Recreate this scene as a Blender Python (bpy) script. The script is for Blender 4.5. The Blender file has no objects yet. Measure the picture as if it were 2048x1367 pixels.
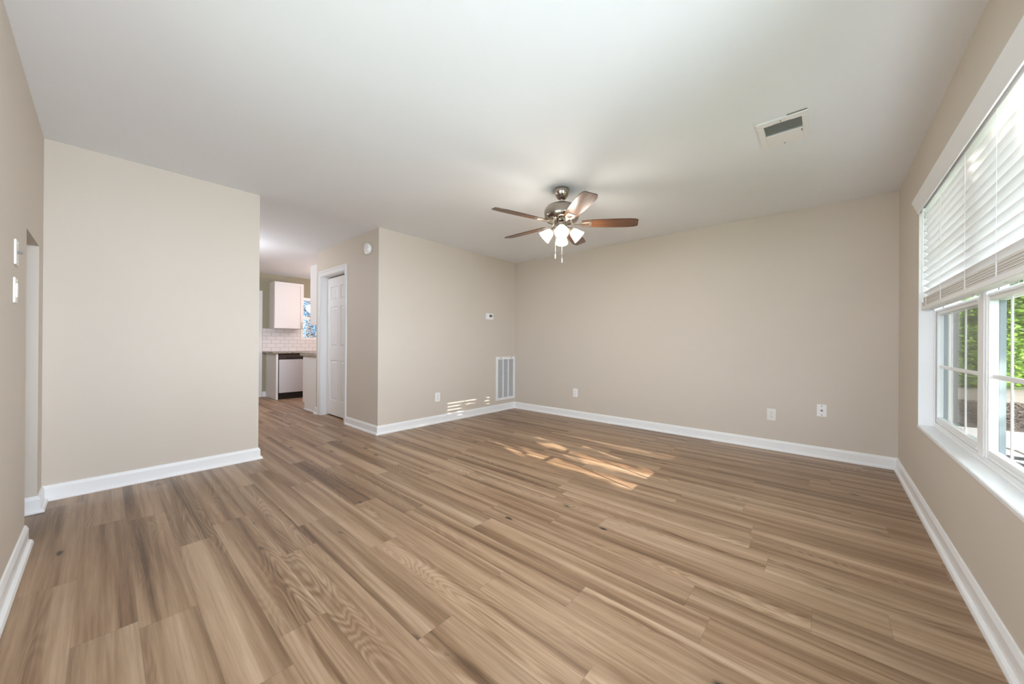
import bpy, bmesh, math, random
from mathutils import Vector, Matrix
R = math.radians
scene = bpy.context.scene
COL = scene.collection

# ------------------------------------------------------------------ camera
F, CX, CY = 708.94, 1068.5, 686.45
YAW, PITCH, ROLL, CAMH = 0.6897, 0.0011, 0.0065, 1.0807
cam_d = bpy.data.cameras.new('camera'); cam = bpy.data.objects.new('camera', cam_d); COL.objects.link(cam)
cam_d.sensor_fit = 'HORIZONTAL'; cam_d.sensor_width = 36.0
cam_d.lens = F * 36.0 / 2048
cam_d.shift_x = -(CX - 1024) / 2048
cam_d.shift_y = (CY - 683.5) / 2048
cam_d.clip_start = 0.02; cam_d.clip_end = 300
f0 = Vector((-math.sin(YAW), math.cos(YAW), 0)); r0 = Vector((math.cos(YAW), math.sin(YAW), 0)); u0 = Vector((0, 0, 1))
f1 = f0 * math.cos(PITCH) + u0 * math.sin(PITCH); u1 = u0 * math.cos(PITCH) - f0 * math.sin(PITCH)
r2 = r0 * math.cos(ROLL) + u1 * math.sin(ROLL); u2 = u1 * math.cos(ROLL) - r0 * math.sin(ROLL)
M = Matrix((r2, u2, -f1)).transposed().to_4x4(); M.translation = (0, 0, CAMH)
cam.matrix_world = M
scene.camera = cam

# ------------------------------------------------------------------ world, sun, exposure
WORLD = 4.6
SUN = 13.0
world = bpy.data.worlds.new('sky'); scene.world = world; world.use_nodes = True
bg = world.node_tree.nodes['Background']
bg.inputs[0].default_value = (.84, .90, 1.0, 1); bg.inputs[1].default_value = WORLD
SUND = Vector((-0.963, 0.269, -0.3515)).normalized()          # direction the sunlight travels
sl = bpy.data.lights.new('sun', 'SUN'); so = bpy.data.objects.new('sun', sl); COL.objects.link(so)
sl.energy = SUN; sl.angle = R(0.2); sl.color = (1.0, 0.90, 0.80)
so.rotation_euler = SUND.to_track_quat('-Z', 'Y').to_euler(); so.location = (6, -2, 5)
SIDE_FILL = 52.0                                                   # fill lamp added outside the invented window beside the camera
al = bpy.data.lights.new('added_side_fill', 'AREA'); ao = bpy.data.objects.new('added_side_fill', al); COL.objects.link(ao)
al.shape = 'RECTANGLE'; al.size = 1.60; al.size_y = 1.15; al.energy = SIDE_FILL; al.color = (.83, .885, 1.0)
al.spread = R(118); ao.location = (1.35, .65, 1.42); ao.rotation_euler = (R(90), 0, R(90))
REAR_FILL = 10.0                                                   # second added fill lamp, outside the invented window behind the camera
bl_ = bpy.data.lights.new('added_rear_fill', 'AREA'); bo = bpy.data.objects.new('added_rear_fill', bl_); COL.objects.link(bo)
bl_.shape = 'RECTANGLE'; bl_.size = 1.95; bl_.size_y = 1.20; bl_.energy = REAR_FILL; bl_.color = (.83, .885, 1.0)
bl_.spread = R(130); bo.location = (-1.05, -1.05, 1.55); bo.rotation_euler = (R(90), 0, 0)
vs = scene.view_settings
vs.view_transform = 'Standard'; vs.look = 'None'; vs.gamma = 1.0; vs.use_curve_mapping = False
vs.exposure = 0.80
scene.cycles.max_bounces = 16; scene.cycles.diffuse_bounces = 10; scene.cycles.transparent_max_bounces = 24
scene.cycles.caustics_reflective = False; scene.cycles.caustics_refractive = False

# ------------------------------------------------------------------ material helpers
def mat(name, col=(.8, .8, .8), rough=.5, metal=0.0, spec=.5, emit=None, estr=0.0, coat=0.0):
    m = bpy.data.materials.new(name); m.use_nodes = True
    b = m.node_tree.nodes['Principled BSDF']
    b.inputs['Base Color'].default_value = (*col, 1); b.inputs['Roughness'].default_value = rough
    b.inputs['Metallic'].default_value = metal; b.inputs['Specular IOR Level'].default_value = spec
    b.inputs['Coat Weight'].default_value = coat
    if emit: b.inputs['Emission Color'].default_value = (*emit, 1); b.inputs['Emission Strength'].default_value = estr
    return m
class NT:
    def __init__(s, m): s.t = m.node_tree; s.b = s.t.nodes['Principled BSDF']
    def n(s, kind, **kw):
        x = s.t.nodes.new(kind)
        for k, v in kw.items():
            if k.startswith('i_'): x.inputs[k[2:].replace('_', ' ')].default_value = v
            else: setattr(x, k, v)
        return x
    def l(s, a, b): s.t.links.new(a, b)
    def math(s, op, a, b=None, c=None, clamp=False):
        x = s.t.nodes.new('ShaderNodeMath'); x.operation = op; x.use_clamp = clamp
        for i, v in enumerate((a, b, c)):
            if v is None: continue
            if isinstance(v, (int, float)): x.inputs[i].default_value = v
            else: s.l(v, x.inputs[i])
        return x.outputs[0]
    def ramp(s, fac, stops):
        x = s.t.nodes.new('ShaderNodeValToRGB'); e = x.color_ramp.elements
        while len(e) > 1: e.remove(e[-1])
        e[0].position = stops[0][0]; e[0].color = (*stops[0][1], 1)
        for p, c in stops[1:]:
            k = e.new(p); k.color = (*c, 1)
        s.l(fac, x.inputs[0]); return x.outputs[0]
    def mix(s, fac, a, b, blend='MIX'):
        x = s.t.nodes.new('ShaderNodeMix'); x.data_type = 'RGBA'; x.blend_type = blend
        for i, v in ((0, fac), (6, a), (7, b)):
            if isinstance(v, (int, float)): x.inputs[i].default_value = v
            elif isinstance(v, tuple): x.inputs[i].default_value = (*v, 1)
            else: s.l(v, x.inputs[i])
        return x.outputs[2]
    def coords(s, scale, kind='Object'):
        tc = s.t.nodes.new('ShaderNodeTexCoord'); mp = s.t.nodes.new('ShaderNodeMapping')
        mp.inputs['Scale'].default_value = scale; s.l(tc.outputs[kind], mp.inputs[0]); return mp.outputs[0]
    def noise(s, vec, scale=1.0, detail=2.0, rough=.5, dist=0.0):
        x = s.n('ShaderNodeTexNoise', i_Scale=scale, i_Detail=detail, i_Roughness=rough, i_Distortion=dist)
        s.l(vec, x.inputs['Vector']); return x.outputs['Fac']
    def bump(s, h, strength=.1, dist=.01):
        x = s.n('ShaderNodeBump', i_Strength=strength, i_Distance=dist); s.l(h, x.inputs['Height']); s.l(x.outputs[0], s.b.inputs['Normal'])

def paint(name, col, rough=.6, var=.025):
    m = mat(name, col, rough, spec=.3); t = NT(m); v = t.coords((1, 1, 1))
    n = t.noise(v, 1.3, 3)
    lo = tuple(c * (1 - var) for c in col); hi = tuple(min(1, c * (1 + var)) for c in col)
    t.l(t.mix(n, lo, hi), t.b.inputs['Base Color'])
    t.bump(t.noise(v, 260, 2), .06, .002)
    return m
M_WALL = paint('greige_wall_paint', (.625, .565, .497))
M_KWALL = paint('shaded_wall_paint', (.36, .335, .245))  # wall paint with the kitchen's shade and olive cast put into its colour
M_CEIL = paint('white_ceiling_paint', (.855, .885, .93), .8, .01)
M_TRIM = mat('white_trim_gloss', (.86, .87, .885), .3)
M_DOOR = mat('white_door_paint', (.78, .785, .79), .35)
M_CAB = mat('white_cabinet_paint', (.82, .815, .82), .35)
M_PVC = mat('white_window_pvc', (.86, .865, .87), .3)
M_PLATE = mat('ivory_plastic', (.80, .79, .75), .35)
M_WPLATE = mat('white_plastic', (.87, .87, .88), .35)
M_DARK = mat('dark_recess', (.03, .03, .03), .6)
M_GREYHOLE = mat('grey_slot', (.18, .18, .17), .6)
M_NICKEL = mat('polished_nickel', (.40, .35, .305), .14, 1.0)
M_NICKEL2 = mat('brushed_nickel', (.62, .57, .50), .3, 1.0)
M_STEEL = mat('stainless_steel', (.66, .66, .69), .38, .55)
M_BLACK = mat('black_enamel', (.012, .011, .011), .25)
M_CTRL = mat('dark_control_panel', (.05, .035, .03), .25)
M_GRILLE = mat('white_grille_enamel', (.72, .735, .76), .4)

def floor_mat():
    m = mat('oak_plank_floor', (.4, .3, .2), .36, spec=.55); t = NT(m)
    uv = t.n('ShaderNodeUVMap', uv_map='grain'); ed = t.n('ShaderNodeUVMap', uv_map='edge')
    at = t.n('ShaderNodeAttribute', attribute_name='plank')
    sep = t.n('ShaderNodeSeparateColor'); t.l(at.outputs['Color'], sep.inputs[0])
    def sc(x, y):
        mp = t.n('ShaderNodeMapping'); mp.inputs['Scale'].default_value = (x, y, 1); t.l(uv.outputs[0], mp.inputs[0]); return mp.outputs[0]
    broad = t.noise(sc(.36, 13), 1, 3, .5, .4)
    fine = t.noise(sc(4, 120), 1, 4, .65)
    ringf = t.noise(sc(.95, 7.5), 1, 1.5, .45, .6)
    ring = t.math('SINE', t.math('MULTIPLY', ringf, 165.0))
    mask = t.math('MULTIPLY', t.math('SUBTRACT', t.noise(sc(.55, 5.0), 1, 1), .50), 6.0, clamp=True)
    ringm = t.math('MULTIPLY', t.math('MULTIPLY', ring, mask), .10)
    tone = t.math('ADD', t.math('MULTIPLY', t.math('SUBTRACT', broad, .5), 1.5), .5)
    tone = t.math('ADD', tone, t.math('MULTIPLY', t.math('SUBTRACT', fine, .5), .48))
    tone = t.math('ADD', tone, t.math('MULTIPLY', t.math('SUBTRACT', t.noise(sc(1.1, 44), 1, 3, .6, .3), .5), .45))
    tone = t.math('ADD', tone, ringm)
    tone = t.math('ADD', tone, t.math('MULTIPLY', t.math('SUBTRACT', sep.outputs[0], .5), .15))
    col = t.ramp(tone, [(.08, (.090, .047, .023)), (.34, (.220, .133, .075)), (.58, (.350, .235, .149)), (.92, (.50, .368, .258))])
    warm = t.mix(t.math('MULTIPLY', sep.outputs[1], .35), col, (1.08, .97, .88), 'MULTIPLY')
    # small dark knots and checks
    vo = t.n('ShaderNodeTexVoronoi', i_Scale=1.0, i_Randomness=1.0); t.l(sc(3.0, 8.5), vo.inputs['Vector'])
    dn = t.math('ADD', vo.outputs['Distance'], t.math('MULTIPLY', t.math('SUBTRACT', t.noise(sc(25, 60), 1, 2), .5), .14))
    sepv = t.n('ShaderNodeSeparateColor'); t.l(vo.outputs['Color'], sepv.inputs[0])
    on = t.math('GREATER_THAN', sepv.outputs[0], .70)
    core = t.math('MULTIPLY', t.math('SUBTRACT', 1.0, t.math('DIVIDE', dn, .125), clamp=True), on, clamp=True)
    halo = t.math('MULTIPLY', t.math('SUBTRACT', 1.0, t.math('DIVIDE', dn, .34), clamp=True), on, clamp=True)
    c2 = t.mix(t.math('MULTIPLY', halo, .5), warm, (.20, .125, .075))
    c2 = t.mix(t.math('MULTIPLY', core, 1.6, clamp=True), c2, (.030, .022, .016))
    # plank seams
    se = t.n('ShaderNodeSeparateXYZ'); t.l(ed.outputs[0], se.inputs[0])
    ev = t.math('MINIMUM', se.outputs[1], t.math('SUBTRACT', 1.0, se.outputs[1]))
    eu = t.math('MINIMUM', se.outputs[0], t.math('SUBTRACT', 1.0, se.outputs[0]))
    seam = t.math('MAXIMUM', t.math('LESS_THAN', ev, .009), t.math('LESS_THAN', eu, .0013))
    c3 = t.mix(t.math('MULTIPLY', seam, .26), c2, (.10, .07, .05))
    t.l(c3, t.b.inputs['Base Color'])
    rg = t.math('ADD', .29, t.math('MULTIPLY', fine, .18)); t.l(rg, t.b.inputs['Roughness'])
    t.bump(t.math('SUBTRACT', fine, t.math('MULTIPLY', seam, .8)), .12, .002)
    return m
M_FLOOR = floor_mat()

def blade_mat():
    m = mat('walnut_blade', (.25, .12, .05), .28, coat=.15); t = NT(m)
    uvn = t.n('ShaderNodeUVMap', uv_map='grain'); mp = t.n('ShaderNodeMapping'); mp.inputs['Scale'].default_value = (4, 90, 1); t.l(uvn.outputs[0], mp.inputs[0]); n = t.noise(mp.outputs[0], 1, 4, .6)
    t.l(t.ramp(n, [(.3, (.060, .022, .009)), (.55, (.130, .052, .020)), (.8, (.22, .095, .038))]), t.b.inputs['Base Color'])
    return m
M_BLADE = blade_mat()
M_EDGE = mat('dark_blade_edge', (.045, .022, .012), .4)

def granite():
    m = mat('brown_granite', (.3, .25, .2), .15); t = NT(m); v = t.coords((1, 1, 1))
    n = t.noise(v, 85, 4, .7)
    t.l(t.ramp(n, [(.34, (.05, .04, .035)), (.46, (.25, .20, .16)), (.56, (.50, .44, .38)), (.68, (.72, .68, .63))]), t.b.inputs['Base Color']); return m
M_GRANITE = granite()

def tile_mat():
    m = mat('white_subway_tile', (.8, .8, .8), .15); t = NT(m)
    tc = t.n('ShaderNodeTexCoord'); sp = t.n('ShaderNodeSeparateXYZ'); t.l(tc.outputs['Object'], sp.inputs[0])
    cb = t.n('ShaderNodeCombineXYZ'); t.l(sp.outputs[1], cb.inputs[0]); t.l(sp.outputs[2], cb.inputs[1])
    br = t.n('ShaderNodeTexBrick', offset=.5, i_Scale=1.0, i_Mortar_Size=.0022, i_Mortar_Smooth=.1, i_Brick_Width=.150, i_Row_Height=.0765)
    br.inputs['Color1'].default_value = (.83, .81, .81, 1); br.inputs['Color2'].default_value = (.80, .78, .78, 1); br.inputs['Mortar'].default_value = (.40, .38, .38, 1)
    t.l(cb.outputs[0], br.inputs['Vector']); t.l(br.outputs['Color'], t.b.inputs['Base Color']); return m
M_TILE = tile_mat()

def brick_mat():
    m = mat('brown_brick', (.3, .2, .15), .9); t = NT(m)
    tc = t.n('ShaderNodeTexCoord'); sp = t.n('ShaderNodeSeparateXYZ'); t.l(tc.outputs['Object'], sp.inputs[0])
    cb = t.n('ShaderNodeCombineXYZ'); t.l(t.math('ADD', sp.outputs[0], sp.outputs[1]), cb.inputs[0]); t.l(sp.outputs[2], cb.inputs[1])
    br = t.n('ShaderNodeTexBrick', offset=.5, i_Scale=1.0, i_Mortar_Size=.006, i_Brick_Width=.21, i_Row_Height=.075)
    br.inputs['Color1'].default_value = (.075, .045, .033, 1); br.inputs['Color2'].default_value = (.055, .035, .028, 1); br.inputs['Mortar'].default_value = (.11, .10, .09, 1)
    t.l(cb.outputs[0], br.inputs['Vector']); t.l(br.outputs['Color'], t.b.inputs['Base Color']); return m
M_BRICK = brick_mat()

def noisy(name, a, b, scale, rough=.9):
    m = mat(name, a, rough); t = NT(m); n = t.noise(t.coords((1, 1, 1)), scale, 4, .6)
    t.l(t.mix(t.math('MULTIPLY', t.math('SUBTRACT', n, .3), 2.5, clamp=True), a, b), t.b.inputs['Base Color']); return m
M_CONC = noisy('pale_concrete', (.50, .48, .45), (.58, .56, .53), 3)
M_ROAD = noisy('tan_driveway', (.085, .070, .052), (.14, .115, .085), 2)  # mottled tan-brown surface colour
M_MULCH = noisy('bark_mulch', (.02, .013, .009), (.11, .08, .055), 30)
M_GRASS = noisy('lawn_green', (.03, .055, .012), (.08, .13, .03), 3)
M_POST = mat('blue_grey_outer_paint', (.19, .235, .25), .5)
M_DKMET = mat('dark_grey_metal', (.025, .03, .035), .85, spec=.1)
M_BARK = noisy('tree_bark', (.05, .035, .025), (.12, .09, .07), 12)

def leaf_mat(name, a, b, tint=(1.1, 1.3, .6)):
    m = bpy.data.materials.new(name); m.use_nodes = True; t = NT(m)
    at = t.n('ShaderNodeAttribute', attribute_name='tone')
    col = t.mix(at.outputs['Fac'], a, b)
    t.l(col, t.b.inputs['Base Color']); t.b.inputs['Roughness'].default_value = .55
    tr = t.n('ShaderNodeBsdfTranslucent'); t.l(t.mix(1.0, col, tint, 'MULTIPLY'), tr.inputs[0])
    mx = t.n('ShaderNodeMixShader'); mx.inputs[0].default_value = .3
    t.l(t.b.outputs[0], mx.inputs[1]); t.l(tr.outputs[0], mx.inputs[2]); t.l(mx.outputs[0], t.t.nodes['Material Output'].inputs[0]); return m
M_LEAF = leaf_mat('fresh_green_leaves', (.03, .08, .008), (.27, .42, .05))
M_LEAFD = leaf_mat('deep_green_leaves', (.02, .06, .012), (.12, .22, .045))
M_LEAFB = leaf_mat('blue_green_leaves', (.03, .08, .16), (.20, .36, .58), (1.0, 1.05, 1.1))

def glass_mat():
    m = bpy.data.materials.new('clear_window_glass'); m.use_nodes = True; nt = m.node_tree; nt.nodes.clear()
    o = nt.nodes.new('ShaderNodeOutputMaterial'); a = nt.nodes.new('ShaderNodeBsdfTransparent'); b = nt.nodes.new('ShaderNodeBsdfGlossy')
    a.inputs[0].default_value = (.95, .97, .965, 1); b.inputs[1].default_value = .0; b.inputs[0].default_value = (.9, .9, .9, 1)
    lw = nt.nodes.new('ShaderNodeLayerWeight'); lw.inputs[0].default_value = .5
    pw_ = nt.nodes.new('ShaderNodeMath'); pw_.operation = 'POWER'; pw_.inputs[1].default_value = 5.0; nt.links.new(lw.outputs['Facing'], pw_.inputs[0])
    fr = nt.nodes.new('ShaderNodeMath'); fr.operation = 'MULTIPLY_ADD'; fr.inputs[1].default_value = .45; fr.inputs[2].default_value = .02; nt.links.new(pw_.outputs[0], fr.inputs[0])
    mx = nt.nodes.new('ShaderNodeMixShader')
    nt.links.new(fr.outputs[0], mx.inputs[0]); nt.links.new(a.outputs[0], mx.inputs[1]); nt.links.new(b.outputs[0], mx.inputs[2]); nt.links.new(mx.outputs[0], o.inputs[0]); return m
M_GLASS = glass_mat()
def screen_mat():
    m = bpy.data.materials.new('insect_screen_mesh'); m.use_nodes = True; nt = m.node_tree; nt.nodes.clear()
    o = nt.nodes.new('ShaderNodeOutputMaterial'); a = nt.nodes.new('ShaderNodeBsdfTransparent'); b = nt.nodes.new('ShaderNodeBsdfDiffuse')
    b.inputs[0].default_value = (.11, .11, .10, 1); mx = nt.nodes.new('ShaderNodeMixShader'); mx.inputs[0].default_value = .45
    nt.links.new(a.outputs[0], mx.inputs[1]); nt.links.new(b.outputs[0], mx.inputs[2]); nt.links.new(mx.outputs[0], o.inputs[0]); return m
M_SCREEN = screen_mat()
def slat_mat():
    m = mat('white_blind_slat', (.88, .885, .89), .4); t = NT(m)
    tr = t.n('ShaderNodeBsdfTranslucent'); tr.inputs[0].default_value = (.9, .9, .9, 1)
    mx = t.n('ShaderNodeMixShader'); mx.inputs[0].default_value = .0
    t.l(t.b.outputs[0], mx.inputs[1]); t.l(tr.outputs[0], mx.inputs[2]); t.l(mx.outputs[0], t.t.nodes['Material Output'].inputs[0]); return m
M_SLAT = slat_mat()
M_STACK = mat('greyish_blind_stack', (.72, .70, .67), .5)
M_CORD = mat('white_cord', (.9, .9, .9), .6)
M_SHADE = mat('frosted_lit_glass', (.9, .86, .76), .4, emit=(1.0, .86, .62), estr=.42)
M_BULB = mat('lit_bulb', (1, 1, 1), .5, emit=(1.0, .92, .78), estr=6.0)
M_LCD = mat('grey_lcd', (.10, .115, .10), .2)

# ------------------------------------------------------------------ mesh helpers
def box(bm, x0, x1, y0, y1, z0, z1, mtx=None):
    vs = [bm.verts.new((x, y, z)) for z in (z0, z1) for y in (y0, y1) for x in (x0, x1)]
    if mtx:
        for v in vs: v.co = mtx @ v.co
    for f in ((0, 2, 3, 1), (4, 5, 7, 6), (0, 1, 5, 4), (2, 6, 7, 3), (0, 4, 6, 2), (1, 3, 7, 5)):
        bm.faces.new([vs[i] for i in f])
    return vs
def tube(bm, p0, p1, r0, r1=None, seg=12, caps=True):
    p0 = Vector(p0); p1 = Vector(p1); r1 = r0 if r1 is None else r1
    d = (p1 - p0).normalized(); a = d.orthogonal().normalized(); b = d.cross(a)
    rings = []
    for p, r in ((p0, r0), (p1, r1)):
        rings.append([bm.verts.new(p + (a * math.cos(2 * math.pi * i / seg) + b * math.sin(2 * math.pi * i / seg)) * r) for i in range(seg)])
    for i in range(seg):
        j = (i + 1) % seg; bm.faces.new((rings[0][i], rings[0][j], rings[1][j], rings[1][i]))
    if caps: bm.faces.new(rings[0][::-1]); bm.faces.new(rings[1])
def lathe(bm, prof, mtx=None, seg=32):
    """prof: list of (radius, height) along local Z."""
    rings = []
    for r, h in prof:
        if r < 1e-6:
            v = bm.verts.new((0, 0, h)); rings.append([v])
        else:
            rings.append([bm.verts.new((r * math.cos(2 * math.pi * i / seg), r * math.sin(2 * math.pi * i / seg), h)) for i in range(seg)])
    for A, B in zip(rings, rings[1:]):
        for i in range(seg):
            j = (i + 1) % seg
            if len(A) == 1 and len(B) == 1: continue
            if len(A) == 1: bm.faces.new((A[0], B[j], B[i]))
            elif len(B) == 1: bm.faces.new((A[i], A[j], B[0]))
            else: bm.faces.new((A[i], A[j], B[j], B[i]))
    if mtx:
        for ring in rings:
            for v in ring: v.co = mtx @ v.co
def prism(bm, pts, axis, a0, a1):
    """extrude 2D polygon along axis ('x','y','z'); pts are the other two coordinates in order."""
    def P(p, t):
        return {'x': (t, p[0], p[1]), 'y': (p[0], t, p[1]), 'z': (p[0], p[1], t)}[axis]
    A = [bm.verts.new(P(p, a0)) for p in pts]; B = [bm.verts.new(P(p, a1)) for p in pts]
    n = len(pts)
    for i in range(n):
        j = (i + 1) % n; bm.faces.new((A[i], A[j], B[j], B[i]))
    bm.faces.new(A[::-1]); bm.faces.new(B)
def wloc(o):
    v = Vector((0, 0, 0))
    while o: v = v + Vector(o.location); o = o.parent
    return v
def obj(name, bm, m, parent=None, smooth=False, bevel=0.0):
    bmesh.ops.recalc_face_normals(bm, faces=bm.faces)
    if bevel:
        bmesh.ops.bevel(bm, geom=[e for e in bm.edges if e.is_manifold and e.calc_face_angle(0) > .5], offset=bevel, segments=2, affect='EDGES', clamp_overlap=True)
    if parent is not None: org = wloc(parent)
    else:
        xs = [v.co for v in bm.verts]
        org = Vector(((min(v.x for v in xs) + max(v.x for v in xs)) / 2, (min(v.y for v in xs) + max(v.y for v in xs)) / 2, min(v.z for v in xs)))
    for v in bm.verts: v.co -= org
    me = bpy.data.meshes.new(name); bm.to_mesh(me); bm.free()
    for mm in (m if isinstance(m, (list, tuple)) else (m,)): me.materials.append(mm)
    if smooth:
        for p in me.polygons: p.use_smooth = True
        me.set_sharp_from_angle(angle=R(38))
    o = bpy.data.objects.new(name, me); COL.objects.link(o)
    if parent is not None: o.parent = parent
    else: o.location = org
    return o
def tag(o, label, cat, group=None):
    o['label'] = label; o['category'] = cat
    if group: o['group'] = group
    return o
def thing(name, loc, label, cat, group=None):
    e = bpy.data.objects.new(name, None); COL.objects.link(e); e.location = loc; e.empty_display_size = .1
    return tag(e, label, cat, group)
def structure(o): o['kind'] = 'structure'; return o
def sempty(name, loc):
    e = bpy.data.objects.new(name, None); COL.objects.link(e); e.location = loc; e['kind'] = 'structure'; return e
def boxes(name, bxs, m, parent=None, bevel=0.0, smooth=False):
    bm = bmesh.new()
    for b in bxs: box(bm, *b)
    return obj(name, bm, m, parent, bevel=bevel, smooth=smooth)

# ------------------------------------------------------------------ room dimensions (metres)
XR, YB, XL, XC, YC, YLE, YN, XCL, H = .486, 4.416, -4.063, -4.069, 2.048, .912, -.265, -5.981, 2.44
XK = -8.60
WY0, WY1, WZ0, WZ1 = 1.700, 3.555, .545, 2.03        # living window opening
DY0, DY1, DZB, DZ = -.20, 1.50, .85, 2.05
FX0, FX1, FZ0, FZ1 = -2.05, -.05, .85, 2.08               # unseen window added behind the camera                         # unseen window opening added beside the camera

# floor built plank by plank
def build_floor():
    rnd = random.Random(11)
    bm = bmesh.new(); g = bm.loops.layers.uv.new('grain'); e = bm.loops.layers.uv.new('edge'); ca = bm.loops.layers.float_color.new('plank')
    W, L, PH = .1605, 1.245, .0885
    x0, x1, y0, y1 = -8.62, .50, -1.45, 5.52
    known = {13: -.316, 17: .28, 18: .125, 0: -3.234, 5: -1.847, 4: -1.143, 6: -1.177, 12: -1.47}
    k = math.floor((y0 - PH) / W)
    while PH + k * W < y1:
        ya, yb = max(y0, PH + k * W), min(y1, PH + (k + 1) * W)
        off = known.get(k, None)
        if off is None: off = rnd.random() * L
        j = math.floor((x0 - off) / L)
        while off + j * L < x1:
            xa, xb = max(x0, off + j * L), min(x1, off + (j + 1) * L)
            if xb - xa > .001:
                v = [bm.verts.new(p) for p in ((xa, ya, 0), (xb, ya, 0), (xb, yb, 0), (xa, yb, 0))]
                fa = bm.faces.new(v); o1, o2 = rnd.random() * 40, rnd.random() * 40
                tone = (rnd.random(), rnd.random(), rnd.random(), 1)
                for lp in fa.loops:
                    c = lp.vert.co
                    lp[g].uv = (c.x + o1, c.y + o2)
                    lp[e].uv = ((c.x - (off + j * L)) / L, (c.y - (PH + k * W)) / W)
                    lp[ca] = tone
            j += 1
        k += 1
    bmesh.ops.recalc_face_normals(bm, faces=bm.faces)
    for f in bm.faces:
        if f.normal.z < 0: f.normal_flip()
    me = bpy.data.meshes.new('floor'); bm.to_mesh(me); bm.free(); me.materials.append(M_FLOOR)
    o = bpy.data.objects.new('floor', me); COL.objects.link(o); return structure(o)
build_floor()
structure(boxes('ceiling', [(XK - .12, XR + .16, -1.45, 5.6, H, H + .12)], M_CEIL))

# walls
structure(boxes('wall_back', [(XC - .12, XR + .16, YB, YB + .12, 0, H)], M_WALL))
structure(boxes('wall_right', [(XR, XR + .16, WY1, YB, 0, H), (XR, XR + .16, WY0, WY1, 0, WZ0 - .02), (XR, XR + .16, WY0, WY1, WZ1, H),
                               (XR, XR + .16, DY1, WY0, 0, H), (XR, XR + .16, DY0, DY1, DZ, H), (XR, XR + .16, DY0, DY1, 0, DZB), (XR, XR + .16, -.385, DY0, 0, H)], M_WALL))
structure(boxes('wall_left', [(XL - .12, XL, YN, YLE, 0, H)], M_WALL))
structure(boxes('wall_front', [(XK - .12, -3.834, YN - .12, YN, 0, H), (-3.834, -3.269, YN - .12, YN, 1.675, H), (-3.269, FX0, YN - .12, YN, 0, H), (FX1, XR, YN - .12, YN, 0, H), (FX0, FX1, YN - .12, YN, 0, FZ0), (FX0, FX1, YN - .12, YN, FZ1, H)], M_WALL))
structure(boxes('wall_hall', [(-4.5, -2.9, -1.4, -1.3, 0, H), (-4.6, -4.5, -1.4, YN - .12, 0, H), (-2.9, -2.8, -1.4, YN - .12, 0, H)], M_WALL))
structure(boxes('wall_closet_side', [(XC - .12, XC, YC, YB, 0, H)], M_WALL))
OX0, OX1, OZ = -5.815, -4.975, 2.06
structure(boxes('wall_closet_front', [(XCL, OX0, YC, YC + .12, 0, H), (OX0, OX1, YC, YC + .12, OZ, H), (OX1, XC - .12, YC, YC + .12, 0, H)], M_WALL))
structure(boxes('wall_closet_kitchen', [(XCL, XCL + .12, YC + .12, 5.5, 0, H)], M_WALL))
KY0, KY1, KZ0, KZ1 = 2.64, 3.34, 1.13, 2.03
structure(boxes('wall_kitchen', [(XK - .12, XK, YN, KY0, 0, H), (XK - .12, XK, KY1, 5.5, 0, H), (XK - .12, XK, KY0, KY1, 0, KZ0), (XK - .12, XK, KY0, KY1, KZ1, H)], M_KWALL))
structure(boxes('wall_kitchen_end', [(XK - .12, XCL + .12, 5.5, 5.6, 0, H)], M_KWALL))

# baseboards: (offset from the wall, height)
PROF = [(0, 0), (.030, 0), (.030, .008), (.026, .018), (.018, .024), (.014, .024), (.014, .082), (.010, .092), (.006, .102), (0, .104)]
def baseboard_path(pts, names):
    """wall lies to the right of the walking direction, the room to the left"""
    P = [Vector(p) for p in pts]; n = len(P)
    dirs = [(P[i + 1] - P[i]).normalized() for i in range(n - 1)]
    nor = [Vector((-d.y, d.x)) for d in dirs]
    def off(i, t):
        if i == 0: return P[0] + nor[0] * t
        if i == n - 1: return P[-1] + nor[-1] * t
        a, b = nor[i - 1], nor[i]; mm = (a + b); return P[i] + mm * (t / (1 + a.dot(b)))
    for i in range(n - 1):
        if names[i] is None: continue
        bm = bmesh.new()
        A = [bm.verts.new((*off(i, t), z)) for t, z in PROF]; B = [bm.verts.new((*off(i + 1, t), z)) for t, z in PROF]
        for a in range(len(PROF)):
            b = (a + 1) % len(PROF); bm.faces.new((A[a], A[b], B[b], B[a]))
        bm.faces.new(A[::-1]); bm.faces.new(B)
        structure(obj(names[i], bm, M_TRIM))
baseboard_path([(XR, YN), (XR, YB), (XC, YB), (XC, YC), (-4.912, YC)], ['baseboard_right', 'baseboard_back', 'baseboard_closet_side', 'baseboard_closet_front'])
baseboard_path([(XL - .12, YLE), (XL, YLE), (XL, YN), (-3.834, YN), (-3.834, YN - .12)], ['baseboard_left_end', 'baseboard_left', 'baseboard_front_return', 'baseboard_front_jamb'])
baseboard_path([(-3.269, YN), (XR - .031, YN)], ['baseboard_front'])
baseboard_path([(-5.888, YC), (XCL, YC), (XCL, YC + .012)], ['baseboard_closet_end', None])
baseboard_path([(XK, 2.043), (XK, 1.985)], ['baseboard_kitchen'])

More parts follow.
